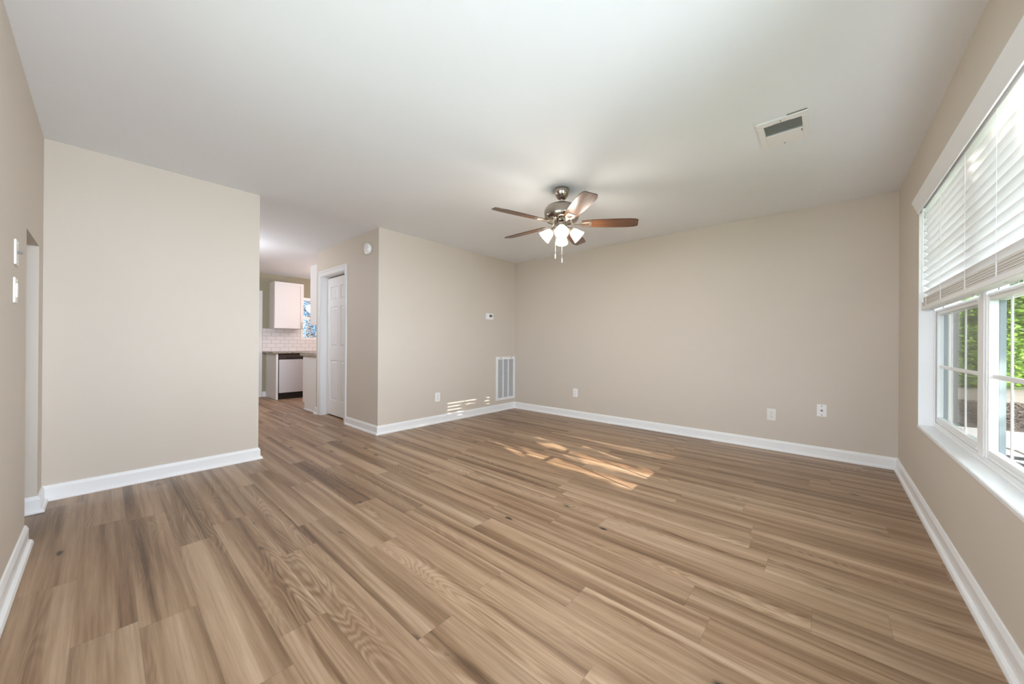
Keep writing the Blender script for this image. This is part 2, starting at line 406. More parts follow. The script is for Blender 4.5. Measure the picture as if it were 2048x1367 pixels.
# ------------------------------------------------------------------ closet door
d1 = sempty('door_1', ((OX0 + OX1) / 2, YC, 0))
cw, ct = .070, .018
bm = bmesh.new()
for (a, b, c, d) in ((OX0 - cw, OX0 + .006, 0, OZ + cw), (OX1 - .006, OX1 + cw - .006, 0, OZ + cw), (OX0 + .006, OX1 - .006, OZ - .006, OZ + cw)):
    box(bm, a, b, YC - ct * .6, YC, c, d)
for (a, b, c, d) in ((OX0 - cw, OX0 - cw + .022, 0, OZ + cw), (OX1 + cw - .028, OX1 + cw - .006, 0, OZ + cw), (OX0 - cw + .022, OX1 + cw - .028, OZ + cw - .022, OZ + cw)):
    box(bm, a, b, YC - ct, YC - ct * .6, c, d)
obj('door_casing', bm, M_DOOR, d1, bevel=.003)
YD = YC + .085
boxes('door_jamb', [(OX0, OX0 + .012, YC, YC + .12, 0, OZ), (OX1 - .012, OX1, YC, YC + .12, 0, OZ), (OX0 + .012, OX1 - .012, YC, YC + .12, OZ - .012, OZ)], M_DOOR, d1)
sx0, sx1, sz0, sz1 = OX0 + .015, OX1 - .015, .022, OZ - .03
bm = bmesh.new(); w = sx1 - sx0
st, mul = .112, .10
pw = (w - 2 * st - mul) / 2
rows = [(.24, .82), (1.02, 1.60), (1.70, 1.90)]
xs = [(sx0 + st, sx0 + st + pw), (sx1 - st - pw, sx1 - st)]
box(bm, sx0, sx0 + st, YD, YD + .035, sz0, sz1); box(bm, sx1 - st, sx1, YD, YD + .035, sz0, sz1)
box(bm, xs[0][1], xs[1][0], YD, YD + .035, sz0, sz1)
zc = [sz0] + [v for r in rows for v in r] + [sz1]
for x0, x1 in xs:
    for i in range(0, len(zc), 2): box(bm, x0, x1, YD, YD + .035, zc[i], zc[i + 1])
    for z0, z1 in rows:
        box(bm, x0, x1, YD + .012, YD + .03, z0, z1)
        a, b = .016, .034                                  # raised field
        lo = [bm.verts.new(p) for p in ((x0 + a, YD + .012, z0 + a), (x1 - a, YD + .012, z0 + a), (x1 - a, YD + .012, z1 - a), (x0 + a, YD + .012, z1 - a))]
        hi = [bm.verts.new(p) for p in ((x0 + b, YD + .003, z0 + b), (x1 - b, YD + .003, z0 + b), (x1 - b, YD + .003, z1 - b), (x0 + b, YD + .003, z1 - b))]
        for i in range(4): bm.faces.new((lo[i], lo[(i + 1) % 4], hi[(i + 1) % 4], hi[i]))
        bm.faces.new(hi)
obj('door_panel', bm, M_DOOR, d1)
bm = bmesh.new()
T = Matrix.Translation((sx1 - .06, YD, .925)) @ Matrix.Rotation(R(90), 4, 'X')
lathe(bm, [(0, 0), (.03, 0), (.03, .006), (.011, .009), (.011, .03), (.022, .036), (.027, .048), (.022, .060), (0, .064)], T, 20)
o = obj('door_handle', bm, M_NICKEL2, d1, smooth=True); o['label'] = 'silver round door knob'
boxes('closet_dark_sheet', [(OX0 - .05, OX1 + .05, YC + .35, YC + .36, 0, H - .01)], M_DARK, d1)  # near-black sheet standing inside the closet, behind the door panel

# ------------------------------------------------------------------ living room window
w1 = sempty('window_1', (XR + .08, (WY0 + WY1) / 2, WZ0))
XF = .562
bm = bmesh.new()                                            # reveal lining and sill
box(bm, XR, XF + .034, WY1 - .002, WY1, WZ0, WZ1); box(bm, XR, XR + .16, WY0, WY0 + .002, WZ0, WZ1); box(bm, XR, XR + .16, WY0, WY1, WZ1 - .002, WZ1)
obj('window_reveal', bm, M_TRIM, w1)
boxes('window_sill', [(XR - .004, XR + .16, WY0, WY1, WZ0 - .02, WZ0)], M_TRIM, w1, bevel=.003)
UN = [(3.525, 2.700), (2.560, 1.735)]
fr = [(XF, XF + .034, 3.545 - .002, WY1 - .002, WZ0, WZ1), (XF, XF + .08, WY0 + .002, 1.715, WZ0, WZ1), (XF, XF + .08, 1.715, 3.543, WZ0, WZ0 + .028), (XF, XF + .08, 1.715, 3.543, WZ1 - .03, WZ1 - .002),
      (XF - .005, XF + .005, WY0 + .002, WY1 - .002, WZ0, WZ0 + .018), (XF - .006, XF, 3.530, WY1 - .002, WZ0, WZ1)]
for a, b in ((2.660, 2.560),):
    fr.append((XF, XF + .034, b, a, WZ0 + .028, WZ1 - .03)); fr.append((XF - .004, XF, b + .018, a - .018, WZ0 + .028, WZ1 - .03))
boxes('window_frame', fr, M_PVC, w1, bevel=.0025)
o = boxes('exterior_trim', [(XF + .036, XF + .058, 2.560, 2.660, WZ0, WZ1), (XF + .036, XF + .058, WY1 - .014, WY1 - .003, WZ0, WZ1)], M_POST, w1, bevel=.003); o['label'] = 'blue-grey painted outer trim'
for ui, (g1, g0) in enumerate(UN):
    s1, s0 = (3.543 if ui == 0 else g1 + .002), (g0 - .035 if ui < 1 else 1.717)
    zb, zt = WZ0 + .030, 1.325
    lo = boxes('lower_sash', [(XF + .004, XF + .032, g1 - .018, s1, zb, zt), (XF + .004, XF + .032, s0, g0, zb, zt), (XF + .004, XF + .032, g0, g1 - .018, zb, zb + .040), (XF + .004, XF + .032, g0, g1 - .018, zt - .036, zt),
                               (XF - .001, XF + .004, g0, g1 - .018, zt - .020, zt - .004), (XF, XF + .004, g0, g1 - .018, zb + .006, zb + .018)], M_PVC, w1, bevel=.002)
    boxes('glass', [(XF + .016, XF + .020, g0, g1 - .018, zb + .040, zt - .036)], M_GLASS, lo)
    bars = ((3.235, 2.960), (2.340, 2.045))[ui]
    mu = [(XF + .014, XF + .024, g0, g1 - .018, .938, .958)] + [(XF + .0155, XF + .0205, k - .008, k + .008, zb + .04, zt - .036) for k in bars]
    boxes('muntin', mu, M_PVC, lo, bevel=.002)
    up = boxes('upper_sash', [(XF + .036, XF + .062, g1 - .012, g1 + .02, 1.29, WZ1 - .03), (XF + .036, XF + .062, g0 - .02, g0, 1.29, WZ1 - .03), (XF + .036, XF + .062, g0, g1 - .012, 1.29, 1.325), (XF + .036, XF + .062, g0, g1 - .012, WZ1 - .065, WZ1 - .03)], M_PVC, w1, bevel=.002)
    boxes('glass', [(XF + .047, XF + .051, g0, g1 - .012, 1.325, WZ1 - .065)], M_GLASS, up)
    boxes('muntin', [(XF + .045, XF + .053, g0, g1 - .012, 1.645, 1.665)] + [(XF + .0465, XF + .0515, k - .008, k + .008, 1.325, WZ1 - .065) for k in bars], M_PVC, up, bevel=.002)
    boxes('sash_lock', [(XF + .006, XF + .03, (g0 + g1) / 2 - .03, (g0 + g1) / 2 + .03, zt, zt + .014)], M_PVC, w1, bevel=.003)
    if ui == 0:
        o = boxes('insect_screen', [(XF + .070, XF + .072, g0 - .01, g1 + .015, WZ0 + .03, 1.31)], M_SCREEN, w1); o['label'] = 'grey insect screen'

# unseen window beside the camera, added to let the side fill lamp in
w4 = sempty('added_window_4', (XR + .08, (DY0 + DY1) / 2, DZB)); ym = (DY0 + DY1) / 2
boxes('window_frame', [(XR - .008, XR + .16, DY0, DY0 + .04, DZB, DZ), (XR - .008, XR + .16, DY1 - .04, DY1, DZB, DZ), (XR - .008, XR + .16, DY0 + .04, DY1 - .04, DZB, DZB + .04), (XR - .008, XR + .16, DY0 + .04, DY1 - .04, DZ - .04, DZ), (XR + .04, XR + .10, ym - .025, ym + .025, DZB + .04, DZ - .04)], M_PVC, w4)
boxes('glass', [(XR + .068, XR + .072, DY0 + .04, ym - .025, DZB + .04, DZ - .04), (XR + .068, XR + .072, ym + .025, DY1 - .04, DZB + .04, DZ - .04)], M_GLASS, w4)

w3 = sempty('added_window_3', ((FX0 + FX1) / 2, YN - .06, FZ0))  # unseen window added behind the camera for the rear fill lamp
xm = (FX0 + FX1) / 2
boxes('window_frame', [(FX0, FX0 + .04, YN - .12, YN + .008, FZ0, FZ1), (FX1 - .04, FX1, YN - .12, YN + .008, FZ0, FZ1), (FX0 + .04, FX1 - .04, YN - .12, YN + .008, FZ0, FZ0 + .04), (FX0 + .04, FX1 - .04, YN - .12, YN + .008, FZ1 - .04, FZ1), (xm - .03, xm + .03, YN - .10, YN - .02, FZ0 + .04, FZ1 - .04)], M_PVC, w3)
boxes('glass', [(FX0 + .04, xm - .03, YN - .062, YN - .058, FZ0 + .04, FZ1 - .04), (xm + .03, FX1 - .04, YN - .062, YN - .058, FZ0 + .04, FZ1 - .04)], M_GLASS, w3)

# ------------------------------------------------------------------ blind
bl = thing('window_blind', (XR + .03, (WY0 + WY1) / 2, 1.325), 'white slatted window blind half lowered behind its moulded valance in the right wall window', 'blind')
BY0, BY1 = WY0 + .012, WY1 - .012
bm = bmesh.new()
vp = [(XR, 1.992), (XR - .006, 1.992), (XR - .010, 2.000), (XR - .010, 2.012), (XR - .020, 2.030), (XR - .024, 2.048), (XR - .032, 2.060), (XR - .034, 2.076), (XR, 2.078)]
prism(bm, vp, 'y', WY0 - .02, WY1 + .012)
for v in bm.verts:                                           # returned, mitred ends
    if v.co.x < XR - .004 and v.co.y > 3: v.co.y += 0
obj('valance', bm, M_TRIM, bl, smooth=True)
boxes('headrail', [(XR + .012, XR + .062, BY0, BY1, 1.985, WZ1 - .003)], M_SLAT, bl)
bm = bmesh.new(); TH = R(35); sw, sp = .046, .0462
xs_c = XR + .038
z = 1.432
prof = [(-.5, 0), (-.25, .0016), (0, .0022), (.25, .0016), (.5, 0)]
while z < 1.985:
    top = []; bot = []
    for s, c in prof:
        for lst, dz in ((top, c + .0014), (bot, c - .0014)):
            lx, lz = s * sw, dz
            X = xs_c + lx * math.cos(TH) + lz * math.sin(TH); Z = z - lx * math.sin(TH) + lz * math.cos(TH)
            lst.append((X, Z))
    prism(bm, top + bot[::-1], 'y', BY0, BY1)
    z += sp
obj('slats', bm, M_SLAT, bl)
bm = bmesh.new()
z = 1.352
k = 0
while z < 1.404:
    dx = .0015 * math.sin(k * 2.3)
    box(bm, XR + .013 + dx, XR + .063 + dx, BY0, BY1, z, z + .0036); z += .0043; k += 1
o = obj('slat_stack', bm, M_STACK, bl); o['label'] = 'raised slats stacked on the bottom rail'
boxes('bottom_rail', [(XR + .010, XR + .064, BY0, BY1, 1.325, 1.351)], M_SLAT, bl, bevel=.003)
for yy in (3.40, 3.02, 2.56, 2.16, 1.80):
    bm = bmesh.new()
    for xx in (XR + .0105, XR + .066):
        tube(bm, (xx, yy, 1.35), (xx, yy, 1.99), .0008, seg=6)
    box(bm, XR + .0095, XR + .0125, yy - .004, yy + .004, 1.335, 1.404)
    obj('ladder_cord', bm, M_CORD, bl)
    boxes('cord_plug', [(XR + .03, XR + .042, yy - .006, yy + .006, 1.3225, 1.325)], M_STACK, bl)
bm = bmesh.new(); tube(bm, (XR + .004, 3.455, 1.385), (XR + .004, 3.455, 1.975), .0045, seg=10); tube(bm, (XR + .004, 3.455, 1.37), (XR + .004, 3.455, 1.40), .006, seg=10)
obj('tilt_wand', bm, M_CORD, bl, smooth=True)
boxes('wand_bracket', [(XR, XR + .014, 3.44, 3.47, 1.968, 1.992)], M_SLAT, bl)

# ------------------------------------------------------------------ ceiling fan
FANW = 3.6
FX, FY = -1.80, 2.55
fan = thing('ceiling_fan', (FX, FY, 1.78), 'five-bladed walnut ceiling fan with nickel motor and four lit frosted shades', 'ceiling fan')
TF = Matrix.Translation((FX, FY, 0))
bm = bmesh.new(); lathe(bm, [(0, 2.44), (.066, 2.44), (.067, 2.425), (.064, 2.405), (.054, 2.378), (.038, 2.356), (.024, 2.347), (0, 2.347)], TF, 40); obj('canopy', bm, M_NICKEL, fan, True)
bm = bmesh.new(); tube(bm, (FX, FY, 2.30), (FX, FY, 2.352), .0135, seg=20); obj('downrod', bm, M_NICKEL2, fan, True)
bm = bmesh.new(); lathe(bm, [(0, 2.306), (.050, 2.305), (.100, 2.297), (.132, 2.282), (.149, 2.260), (.155, 2.238), (.153, 2.205), (.146, 2.176), (.132, 2.162), (.095, 2.158), (0, 2.158)], TF, 48); obj('motor_housing', bm, M_NICKEL, fan, True)
bm = bmesh.new(); lathe(bm, [(0, 2.160), (.072, 2.160), (.072, 2.148), (.050, 2.140), (.048, 2.112), (.056, 2.104), (.056, 2.085), (.040, 2.072), (.018, 2.062), (.010, 2.050), (0, 2.046)], TF, 40); obj('switch_housing', bm, M_NICKEL, fan, True)
ZB = 2.135
def blade_pts():
    L0, L1 = .175, .665
    up = [(L0, .044), (L0 + .05, .052), (.32, .060), (.48, .066), (.58, .066), (L1 - .035, .060), (L1 - .010, .050)]
    pts = up + [(L1, .040), (L1 - .012, -.048)] + [(x, -y) for x, y in reversed(up[:-1])]
    return pts
for k in range(5):
    ang = R(35.5 + 72 * k)
    T = Matrix.Translation((FX, FY, ZB)) @ Matrix.Rotation(ang, 4, 'Z') @ Matrix.Rotation(R(-12), 4, 'X')
    bm = bmesh.new(); pts = blade_pts()
    A = [bm.verts.new(T @ Vector((x, y, -.003))) for x, y in pts]; B = [bm.verts.new(T @ Vector((x, y, .003))) for x, y in pts]
    bm.faces.new(A[::-1]); bm.faces.new(B)
    for i in range(len(pts)):
        j = (i + 1) % len(pts); f = bm.faces.new((A[i], A[j], B[j], B[i])); f.material_index = 1
    gl = bm.loops.layers.uv.new('grain'); loc2 = {}
    for (x, y), va, vb in zip(pts, A, B): loc2[va] = loc2[vb] = (x + k, y)
    for f in bm.faces:
        for lp in f.loops: lp[gl].uv = loc2[lp.vert]
    e = obj('blade', bm, (M_BLADE, M_EDGE), fan)
    # bracket
    bm = bmesh.new()
    def P(x, y, z): return T @ Vector((x, y, z))
    out = [(.085, .012), (.150, .014), (.180, .030), (.235, .036), (.262, .028), (.262, -.028), (.235, -.036), (.180, -.030), (.150, -.014), (.085, -.012)]
    n = len(out)
    inn = [(.165, .0), (.178, .006), (.192, .016), (.225, .020), (.243, .014), (.243, -.014), (.225, -.020), (.192, -.016), (.178, -.006), (.165, -.0)]
    lay = []
    for zz in (-.009, -.0035):
        lay.append(([bm.verts.new(P(x, y, zz)) for x, y in out], [bm.verts.new(P(x, y, zz)) for x, y in inn]))
    for q in range(n - 1):
        for o_, i_ in lay: bm.faces.new((o_[q], o_[q + 1], i_[q + 1], i_[q]))
        bm.faces.new((lay[0][0][q], lay[0][0][q + 1], lay[1][0][q + 1], lay[1][0][q]))
        bm.faces.new((lay[0][1][q], lay[0][1][q + 1], lay[1][1][q + 1], lay[1][1][q]))
    for o_, i_ in lay: bm.faces.new((o_[-1], o_[0], i_[0], i_[-1]))
    bm.faces.new((lay[0][0][-1], lay[0][0][0], lay[1][0][0], lay[1][0][-1]))
    c, s = math.cos(ang), math.sin(ang)
    tube(bm, (FX + c * .075, FY + s * .075, 2.166), P(.100, 0, -.006), .011, .012, seg=10)
    tube(bm, P(.245, 0, -.010), P(.245, 0, -.0035), .006, seg=8)
    obj('blade_bracket', bm, M_NICKEL2, fan, True)
AZ0 = math.atan2(-FY, -FX)                                    # towards the camera side of the room
for k in range(4):
    a = AZ0 + k * math.pi / 2; c, s = math.cos(a), math.sin(a)
    el = R(-42)
    dirv = Vector((c * math.cos(el), s * math.cos(el), math.sin(el)))
    p0 = Vector((FX + c * .05, FY + s * .05, 2.093)); p1 = p0 + Vector((c * .02, s * .02, -.002))
    bm = bmesh.new(); tube(bm, p0, p1, .012, seg=12); tube(bm, p1, p1 + dirv * .030, .022, .024, seg=16)
    arm = obj('light_arm', bm, M_NICKEL, fan, True)
    q = dirv.to_track_quat('Z', 'Y').to_matrix().to_4x4(); T = Matrix.Translation(p1 + dirv * .024) @ q
    bm = bmesh.new(); lathe(bm, [(.024, 0), (.030, .004), (.040, .022), (.047, .045), (.052, .068), (.058, .085), (.060, .092), (.057, .092), (.049, .068), (.044, .045), (.037, .022), (.024, .006)], T, 32)
    obj('lamp_shade', bm, M_SHADE, arm, True)
    bm = bmesh.new(); lathe(bm, [(0, .0), (.012, .006), (.014, .025), (.024, .045), (.027, .058), (.020, .074), (0, .081)], T, 20)
    obj('bulb', bm, M_BULB, arm, True)
    ld = bpy.data.lights.new('fan_lamp', 'POINT'); ld.energy = FANW; ld.color = (1.0, .92, .80); ld.shadow_soft_size = .07
    lo_ = bpy.data.objects.new('fan_lamp', ld); COL.objects.link(lo_); lo_.parent = fan
    lo_.location = (p1 + dirv * .135) - Vector(fan.location)
rv = Vector((math.cos(YAW), math.sin(YAW), 0)); fv = Vector((-math.sin(YAW), math.cos(YAW), 0))
for offv, zt, zb in ((-rv * .054 - fv * .005, 2.095, 1.829), (-fv * .058, 2.085, 1.781)):
    p = Vector((FX, FY, 0)) + offv
    bm = bmesh.new(); tube(bm, p + Vector((0, 0, zb + .04)), p + Vector((0, 0, zt)), .0015, seg=8)
    ch = obj('pull_chain', bm, M_NICKEL2, fan, True)
    bm = bmesh.new(); lathe(bm, [(0, zb), (.005, zb + .003), (.0045, zb + .025), (.003, zb + .038), (0, zb + .044)], Matrix.Translation(p), 12); obj('chain_fob', bm, M_PLATE, ch, True)

# ------------------------------------------------------------------ ceiling register
VX0, VX1, VY0, VY1 = -.346, -.087, 2.550, 2.888
vent = thing('ceiling_vent', ((VX0 + VX1) / 2, (VY0 + VY1) / 2, H - .014), 'white ceiling air register with a dark louvred half and chipped paint', 'vent')
ix0, ix1, iy0, iy1 = VX0 + .037, VX1 - .032, VY0 + .050, VY0 + .180
bm = bmesh.new(); t0, t1 = H - .012, H
box(bm, VX0, VX1, VY0, iy0, t0, t1); box(bm, VX0, ix0, iy0, VY1, t0, t1); box(bm, ix1, VX1, iy0, VY1, t0, t1); box(bm, ix0, ix1, VY1 - .035, VY1, t0, t1)
obj('register_frame', bm, M_WPLATE, vent, bevel=.003)
boxes('damper_plate', [(ix0, ix1, iy1, VY1 - .035, H - .014, H - .004)], M_WPLATE, vent, bevel=.002)
boxes('duct_opening', [(ix0, ix1, iy0, iy1, H - .0012, H - .0004)], M_DARK, vent)
bm = bmesh.new(); yy = iy0 + .008
while yy < iy1 - .004:
    box(bm, ix0, ix1, yy - .0042, yy + .0042, -.0007, .0007, Matrix.Translation((0, yy, H - .007)) @ Matrix.Rotation(R(32), 4, 'X') @ Matrix.Translation((0, -yy, 0))); yy += .0108
obj('louvers', bm, mat('grey_louver', (.60, .605, .58), .5), vent)
for bx in ((ix0 + .05, ix1 - .05, iy0 - .005, iy0 + .004, H - .0135, H - .012), (VX1 - .10, VX1 - .004, VY0 - .002, VY0 + .001, H - .006, H - .001), (ix1 - .008, ix1 - .003, iy1 + .010, iy1 + .04, H - .0145, H - .0138)):
    o = boxes('chipped_paint', [bx], M_GREYHOLE, vent); o['label'] = 'dark chipped paint mark'
for (x, y) in ((-.22, VY1 - .017), (-.22, VY0 + .025)):
    bm = bmesh.new(); tube(bm, (x, y, H - .0135), (x, y, H - .011), .0045, seg=12); obj('screw', bm, M_GREYHOLE, vent)

# ------------------------------------------------------------------ return air grille beside the corner
GY0, GY1, GZ0, GZ1 = 3.975, YB - .004, .168, .868
gr = thing('return_air_grille', (XC, (GY0 + GY1) / 2, GZ0), 'tall white return air grille on the wall beside the room corner', 'vent')
fw = .040; X0, X1 = XC, XC + .014
bm = bmesh.new()
box(bm, X0, X1, GY0, GY0 + fw, GZ0, GZ1); box(bm, X0, X1, GY1 - fw, GY1, GZ0, GZ1); box(bm, X0, X1, GY0 + fw, GY1 - fw, GZ0, GZ0 + fw); box(bm, X0, X1, GY0 + fw, GY1 - fw, GZ1 - fw * 1.1, GZ1)
third = (GY1 - GY0 - 2 * fw) / 3
for k in (1, 2): box(bm, X0 + .001, X1 - .002, GY0 + fw + third * k - .010, GY0 + fw + third * k + .010, GZ0 + fw, GZ1 - fw * 1.1)
obj('grille_frame', bm, M_WPLATE, gr, bevel=.002)
boxes('filter_backing', [(X0, X0 + .0015, GY0 + fw, GY1 - fw, GZ0 + fw, GZ1 - fw * 1.1)], mat('grey_filter', (.30, .31, .33), .8), gr)
bm = bmesh.new(); z = GZ0 + fw + .006
while z < GZ1 - fw * 1.1 - .006:
    box(bm, -.0050, .0050, GY0 + fw, GY1 - fw, -.0007, .0007, Matrix.Translation((X0 + .0065, 0, z)) @ Matrix.Rotation(R(38), 4, 'Y')); z += .0125
obj('louvers', bm, M_GRILLE, gr)
for yy in (GY0 + .10, GY1 - .10):
    bm = bmesh.new(); tube(bm, (X1 - .001, yy, GZ1 - .018), (X1 + .003, yy, GZ1 - .018), .009, seg=12); obj('screw', bm, M_GREYHOLE, gr)

# ------------------------------------------------------------------ thermostat
th = thing('thermostat', (XC, 3.825, 1.458), 'small white digital thermostat on the wall left of the room corner', 'thermostat')
boxes('wall_plate', [(XC, XC + .006, 3.752, 3.898, 1.456, 1.550)], M_WPLATE, th, bevel=.002)
boxes('body', [(XC + .006, XC + .028, 3.765, 3.895, 1.462, 1.546)], M_WPLATE, th, bevel=.006)
boxes('display', [(XC + .028, XC + .0288, 3.80, 3.858, 1.492, 1.528)], M_LCD, th)
boxes('buttons', [(XC + .028, XC + .030, 3.870, 3.880, 1.515, 1.523), (XC + .028, XC + .030, 3.870, 3.880, 1.498, 1.506)], M_GREYHOLE, th)

# ------------------------------------------------------------------ outlets
def frame(kind, c):
    """local (u right as seen from the room, v up, w out of the wall) to world"""
    if kind == 'back': return Matrix(((1, 0, 0, c[0]), (0, 0, -1, c[1]), (0, 1, 0, c[2]), (0, 0, 0, 1)))
    if kind == 'side': return Matrix(((0, 0, 1, c[0]), (1, 0, 0, c[1]), (0, 1, 0, c[2]), (0, 0, 0, 1)))
    if kind == 'front': return Matrix(((-1, 0, 0, c[0]), (0, 0, 1, c[1]), (0, 1, 0, c[2]), (0, 0, 0, 1)))
def fb(name, lst, T, m, parent, bevel=0.0):
    bm = bmesh.new()
    for b in lst: box(bm, *b, T)
    return obj(name, bm, m, parent, bevel=bevel)
def outlet(kind, c, label, m):
    T = frame(kind, c); t = thing('wall_outlet', (c[0], c[1], c[2] - .06), label, 'outlet', 'duplex wall outlets')
    fb('cover_plate', [(-.039, .039, -.060, .060, 0, .006)], T, m, t, .002)
    for dz in (.021, -.021):
        r = fb('receptacle', [(-.017, .017, dz - .015, dz + .015, .006, .009)], T, m, t, .003)
        fb('slot', [(-.009, -.006, dz - .002, dz + .008, .009, .0094), (.006, .009, dz - .001, dz + .007, .009, .0094), (-.0025, .0025, dz - .011, dz - .006, .009, .0094)], T, M_GREYHOLE, r)
    bm = bmesh.new(); tube(bm, T @ Vector((0, 0, .006)), T @ Vector((0, 0, .0078)), .003, seg=10); obj('screw', bm, M_GREYHOLE, t)
    return t
outlet('side', (XC, 2.877, .352), 'white outlet on the sunlit wall left of the return air grille', M_WPLATE)
outlet('back', (-2.848, YB, .366), 'small white outlet on the long wall near the left corner', M_WPLATE)
outlet('back', (-.440, YB, .364), 'ivory outlet on the long wall left of the cable plate', M_PLATE)
T = frame('back', (-.034, YB, .455)); cp = thing('cable_plate', (-.034, YB, .395), 'white cable jack plate on the long wall near the window', 'wall plate')
fb('cover_plate', [(-.037, .037, -.058, .058, 0, .006)], T, M_WPLATE, cp, .002)
bm = bmesh.new(); tube(bm, T @ Vector((0, 0, .006)), T @ Vector((0, 0, .011)), .010, seg=6); tube(bm, T @ Vector((0, 0, .011)), T @ Vector((0, 0, .018)), .006, seg=12); obj('coaxial_jack', bm, mat('dull_brass', (.25, .19, .16), .4, .8), cp)
for dv in (.042, -.042):
    bm = bmesh.new(); tube(bm, T @ Vector((0, dv, .006)), T @ Vector((0, dv, .0078)), .0045, seg=10); obj('screw', bm, M_GREYHOLE, cp)

# light switches on the front wall, seen edge-on
def switch(z, x, label, dark):
    T = frame('front', (x, YN, z)); t = thing('light_switch', (x, YN, z - .058), label, 'light switch', 'light switches on the front wall')
    fb('cover_plate', [(-.038, .038, -.058, .058, 0, .006)], T, M_PLATE, t, .002)
    fb('toggle', [(-.005, .005, -.006, .008, .006, .020)] if dark else [(-.016, .016, -.033, .033, .006, .010)], T, M_GREYHOLE if dark else M_PLATE, t, .001)
    for dv in (.045, -.045):
        bm = bmesh.new(); tube(bm, T @ Vector((0, dv, .006)), T @ Vector((0, dv, .0075)), .003, seg=8); obj('screw', bm, M_PLATE, t)
switch(1.488, -2.90, 'upper wall switch with a dark toggle left of the low doorway', True)
switch(1.311, -2.88, 'lower white wall switch left of the low doorway', False)

# ------------------------------------------------------------------ smoke detector
sd = thing('smoke_detector', (-4.312, YC, 2.158), 'round white smoke detector high on the wall right of the closet door', 'smoke detector')
T = Matrix.Translation((-4.312, YC, 2.222)) @ Matrix.Rotation(R(90), 4, 'X')
bm = bmesh.new(); lathe(bm, [(0, 0), (.060, 0), (.062, .004), (.060, .012), (0, .012)], T, 40); obj('mounting_base', bm, M_PLATE, sd, True)
bm = bmesh.new(); lathe(bm, [(.056, .012), (.066, .014), (.068, .026), (.062, .036), (.046, .040), (.043, .036), (.038, .036), (.034, .042), (0, .044)], T, 40); obj('housing', bm, M_WPLATE, sd, True)
bm = bmesh.new(); lathe(bm, [(0, .043), (.010, .043), (.010, .047), (0, .047)], T @ Matrix.Translation((.012, 0, 0)), 16); obj('test_button', bm, M_GRILLE, sd, True)

# ------------------------------------------------------------------ kitchen
def shaker(bm, x, y0, y1, z0, z1, fwid=.055, t=.019):
    """door whose face points to +X at x"""
    box(bm, x - t, x, y0, y0 + fwid, z0, z1); box(bm, x - t, x, y1 - fwid, y1, z0, z1)
    box(bm, x - t, x, y0 + fwid, y1 - fwid, z0, z0 + fwid); box(bm, x - t, x, y0 + fwid, y1 - fwid, z1 - fwid, z1)
    box(bm, x - t, x - t * .55, y0 + fwid, y1 - fwid, z0 + fwid, z1 - fwid)
uc = thing('kitchen_cabinet', (XK + .16, 2.345, 1.352), 'white shaker wall cabinet hung above the dishwasher', 'cabinet')
boxes('cabinet_body', [(XK, XK + .310, 2.095, 2.598, 1.352, 2.268)], M_CAB, uc)
bm = bmesh.new(); shaker(bm, XK + .331, 2.099, 2.594, 1.356, 2.264); dr = obj('cabinet_door', bm, M_CAB, uc, bevel=.0015)
bm = bmesh.new(); hx = XK + .331
tube(bm, (hx, 2.566, 1.385), (hx + .028, 2.566, 1.385), .005, seg=8); tube(bm, (hx, 2.566, 1.480), (hx + .028, 2.566, 1.480), .005, seg=8); tube(bm, (hx + .028, 2.566, 1.372), (hx + .028, 2.566, 1.493), .0065, seg=8)
o = obj('handle', bm, M_NICKEL2, dr, True); o['label'] = 'brushed metal bar handle'
tag(boxes('end_panel', [(XK, -7.945, 2.045, 2.078, 0, .862)], M_CAB, bevel=.002), 'white base cabinet end panel at the left of the dishwasher', 'cabinet panel')
dw = thing('dishwasher', (-8.2, 2.385, 0), 'built-in dishwasher with steel door and dark control strip', 'dishwasher')
boxes('tub', [(XK + .02, -7.965, 2.083, 2.687, .01, .855)], M_BLACK, dw)
boxes('toe_kick', [(-7.985, -7.962, 2.083, 2.687, 0, .118)], M_BLACK, dw)
boxes('door', [(-7.965, -7.930, 2.090, 2.680, .125, .752)], M_STEEL, dw, bevel=.004)
boxes('control_panel', [(-7.965, -7.932, 2.088, 2.682, .760, .850)], M_CTRL, dw, bevel=.003)
boxes('pocket_handle', [(-7.935, -7.922, 2.20, 2.57, .780, .792)], M_BLACK, dw, bevel=.002)
bcab = [(XK + .001, -7.95, 2.692, 3.60, .1, .862), (XK + .001, -8.02, 2.692, 3.60, 0, .1)]
sc_ = thing('base_cabinet', (-8.27, 3.146, 0), 'white base cabinet to the right of the dishwasher', 'cabinet')
boxes('cabinet_body', bcab, M_CAB, sc_)
bm = bmesh.new(); shaker(bm, -7.931, 2.70, 3.14, .11, .85); shaker(bm, -7.931, 3.15, 3.59, .11, .85); obj('cabinet_door', bm, M_CAB, sc_)
tag(boxes('countertop', [(XK, -7.915, 1.985, 3.62, .868, .900)], M_GRANITE, bevel=.003), 'speckled brown granite counter over the dishwasher', 'countertop')
structure(boxes('tile_backsplash', [(XK, XK + .008, 1.985, KY0 - .005, .900, 1.351), (XK, XK + .008, KY0 - .005, 3.62, .900, KZ0 - .005)], M_TILE))
structure(boxes('trim_1', [(XK, XK + .018, 1.905, 1.978, 0, 2.09)], M_TRIM, bevel=.003))
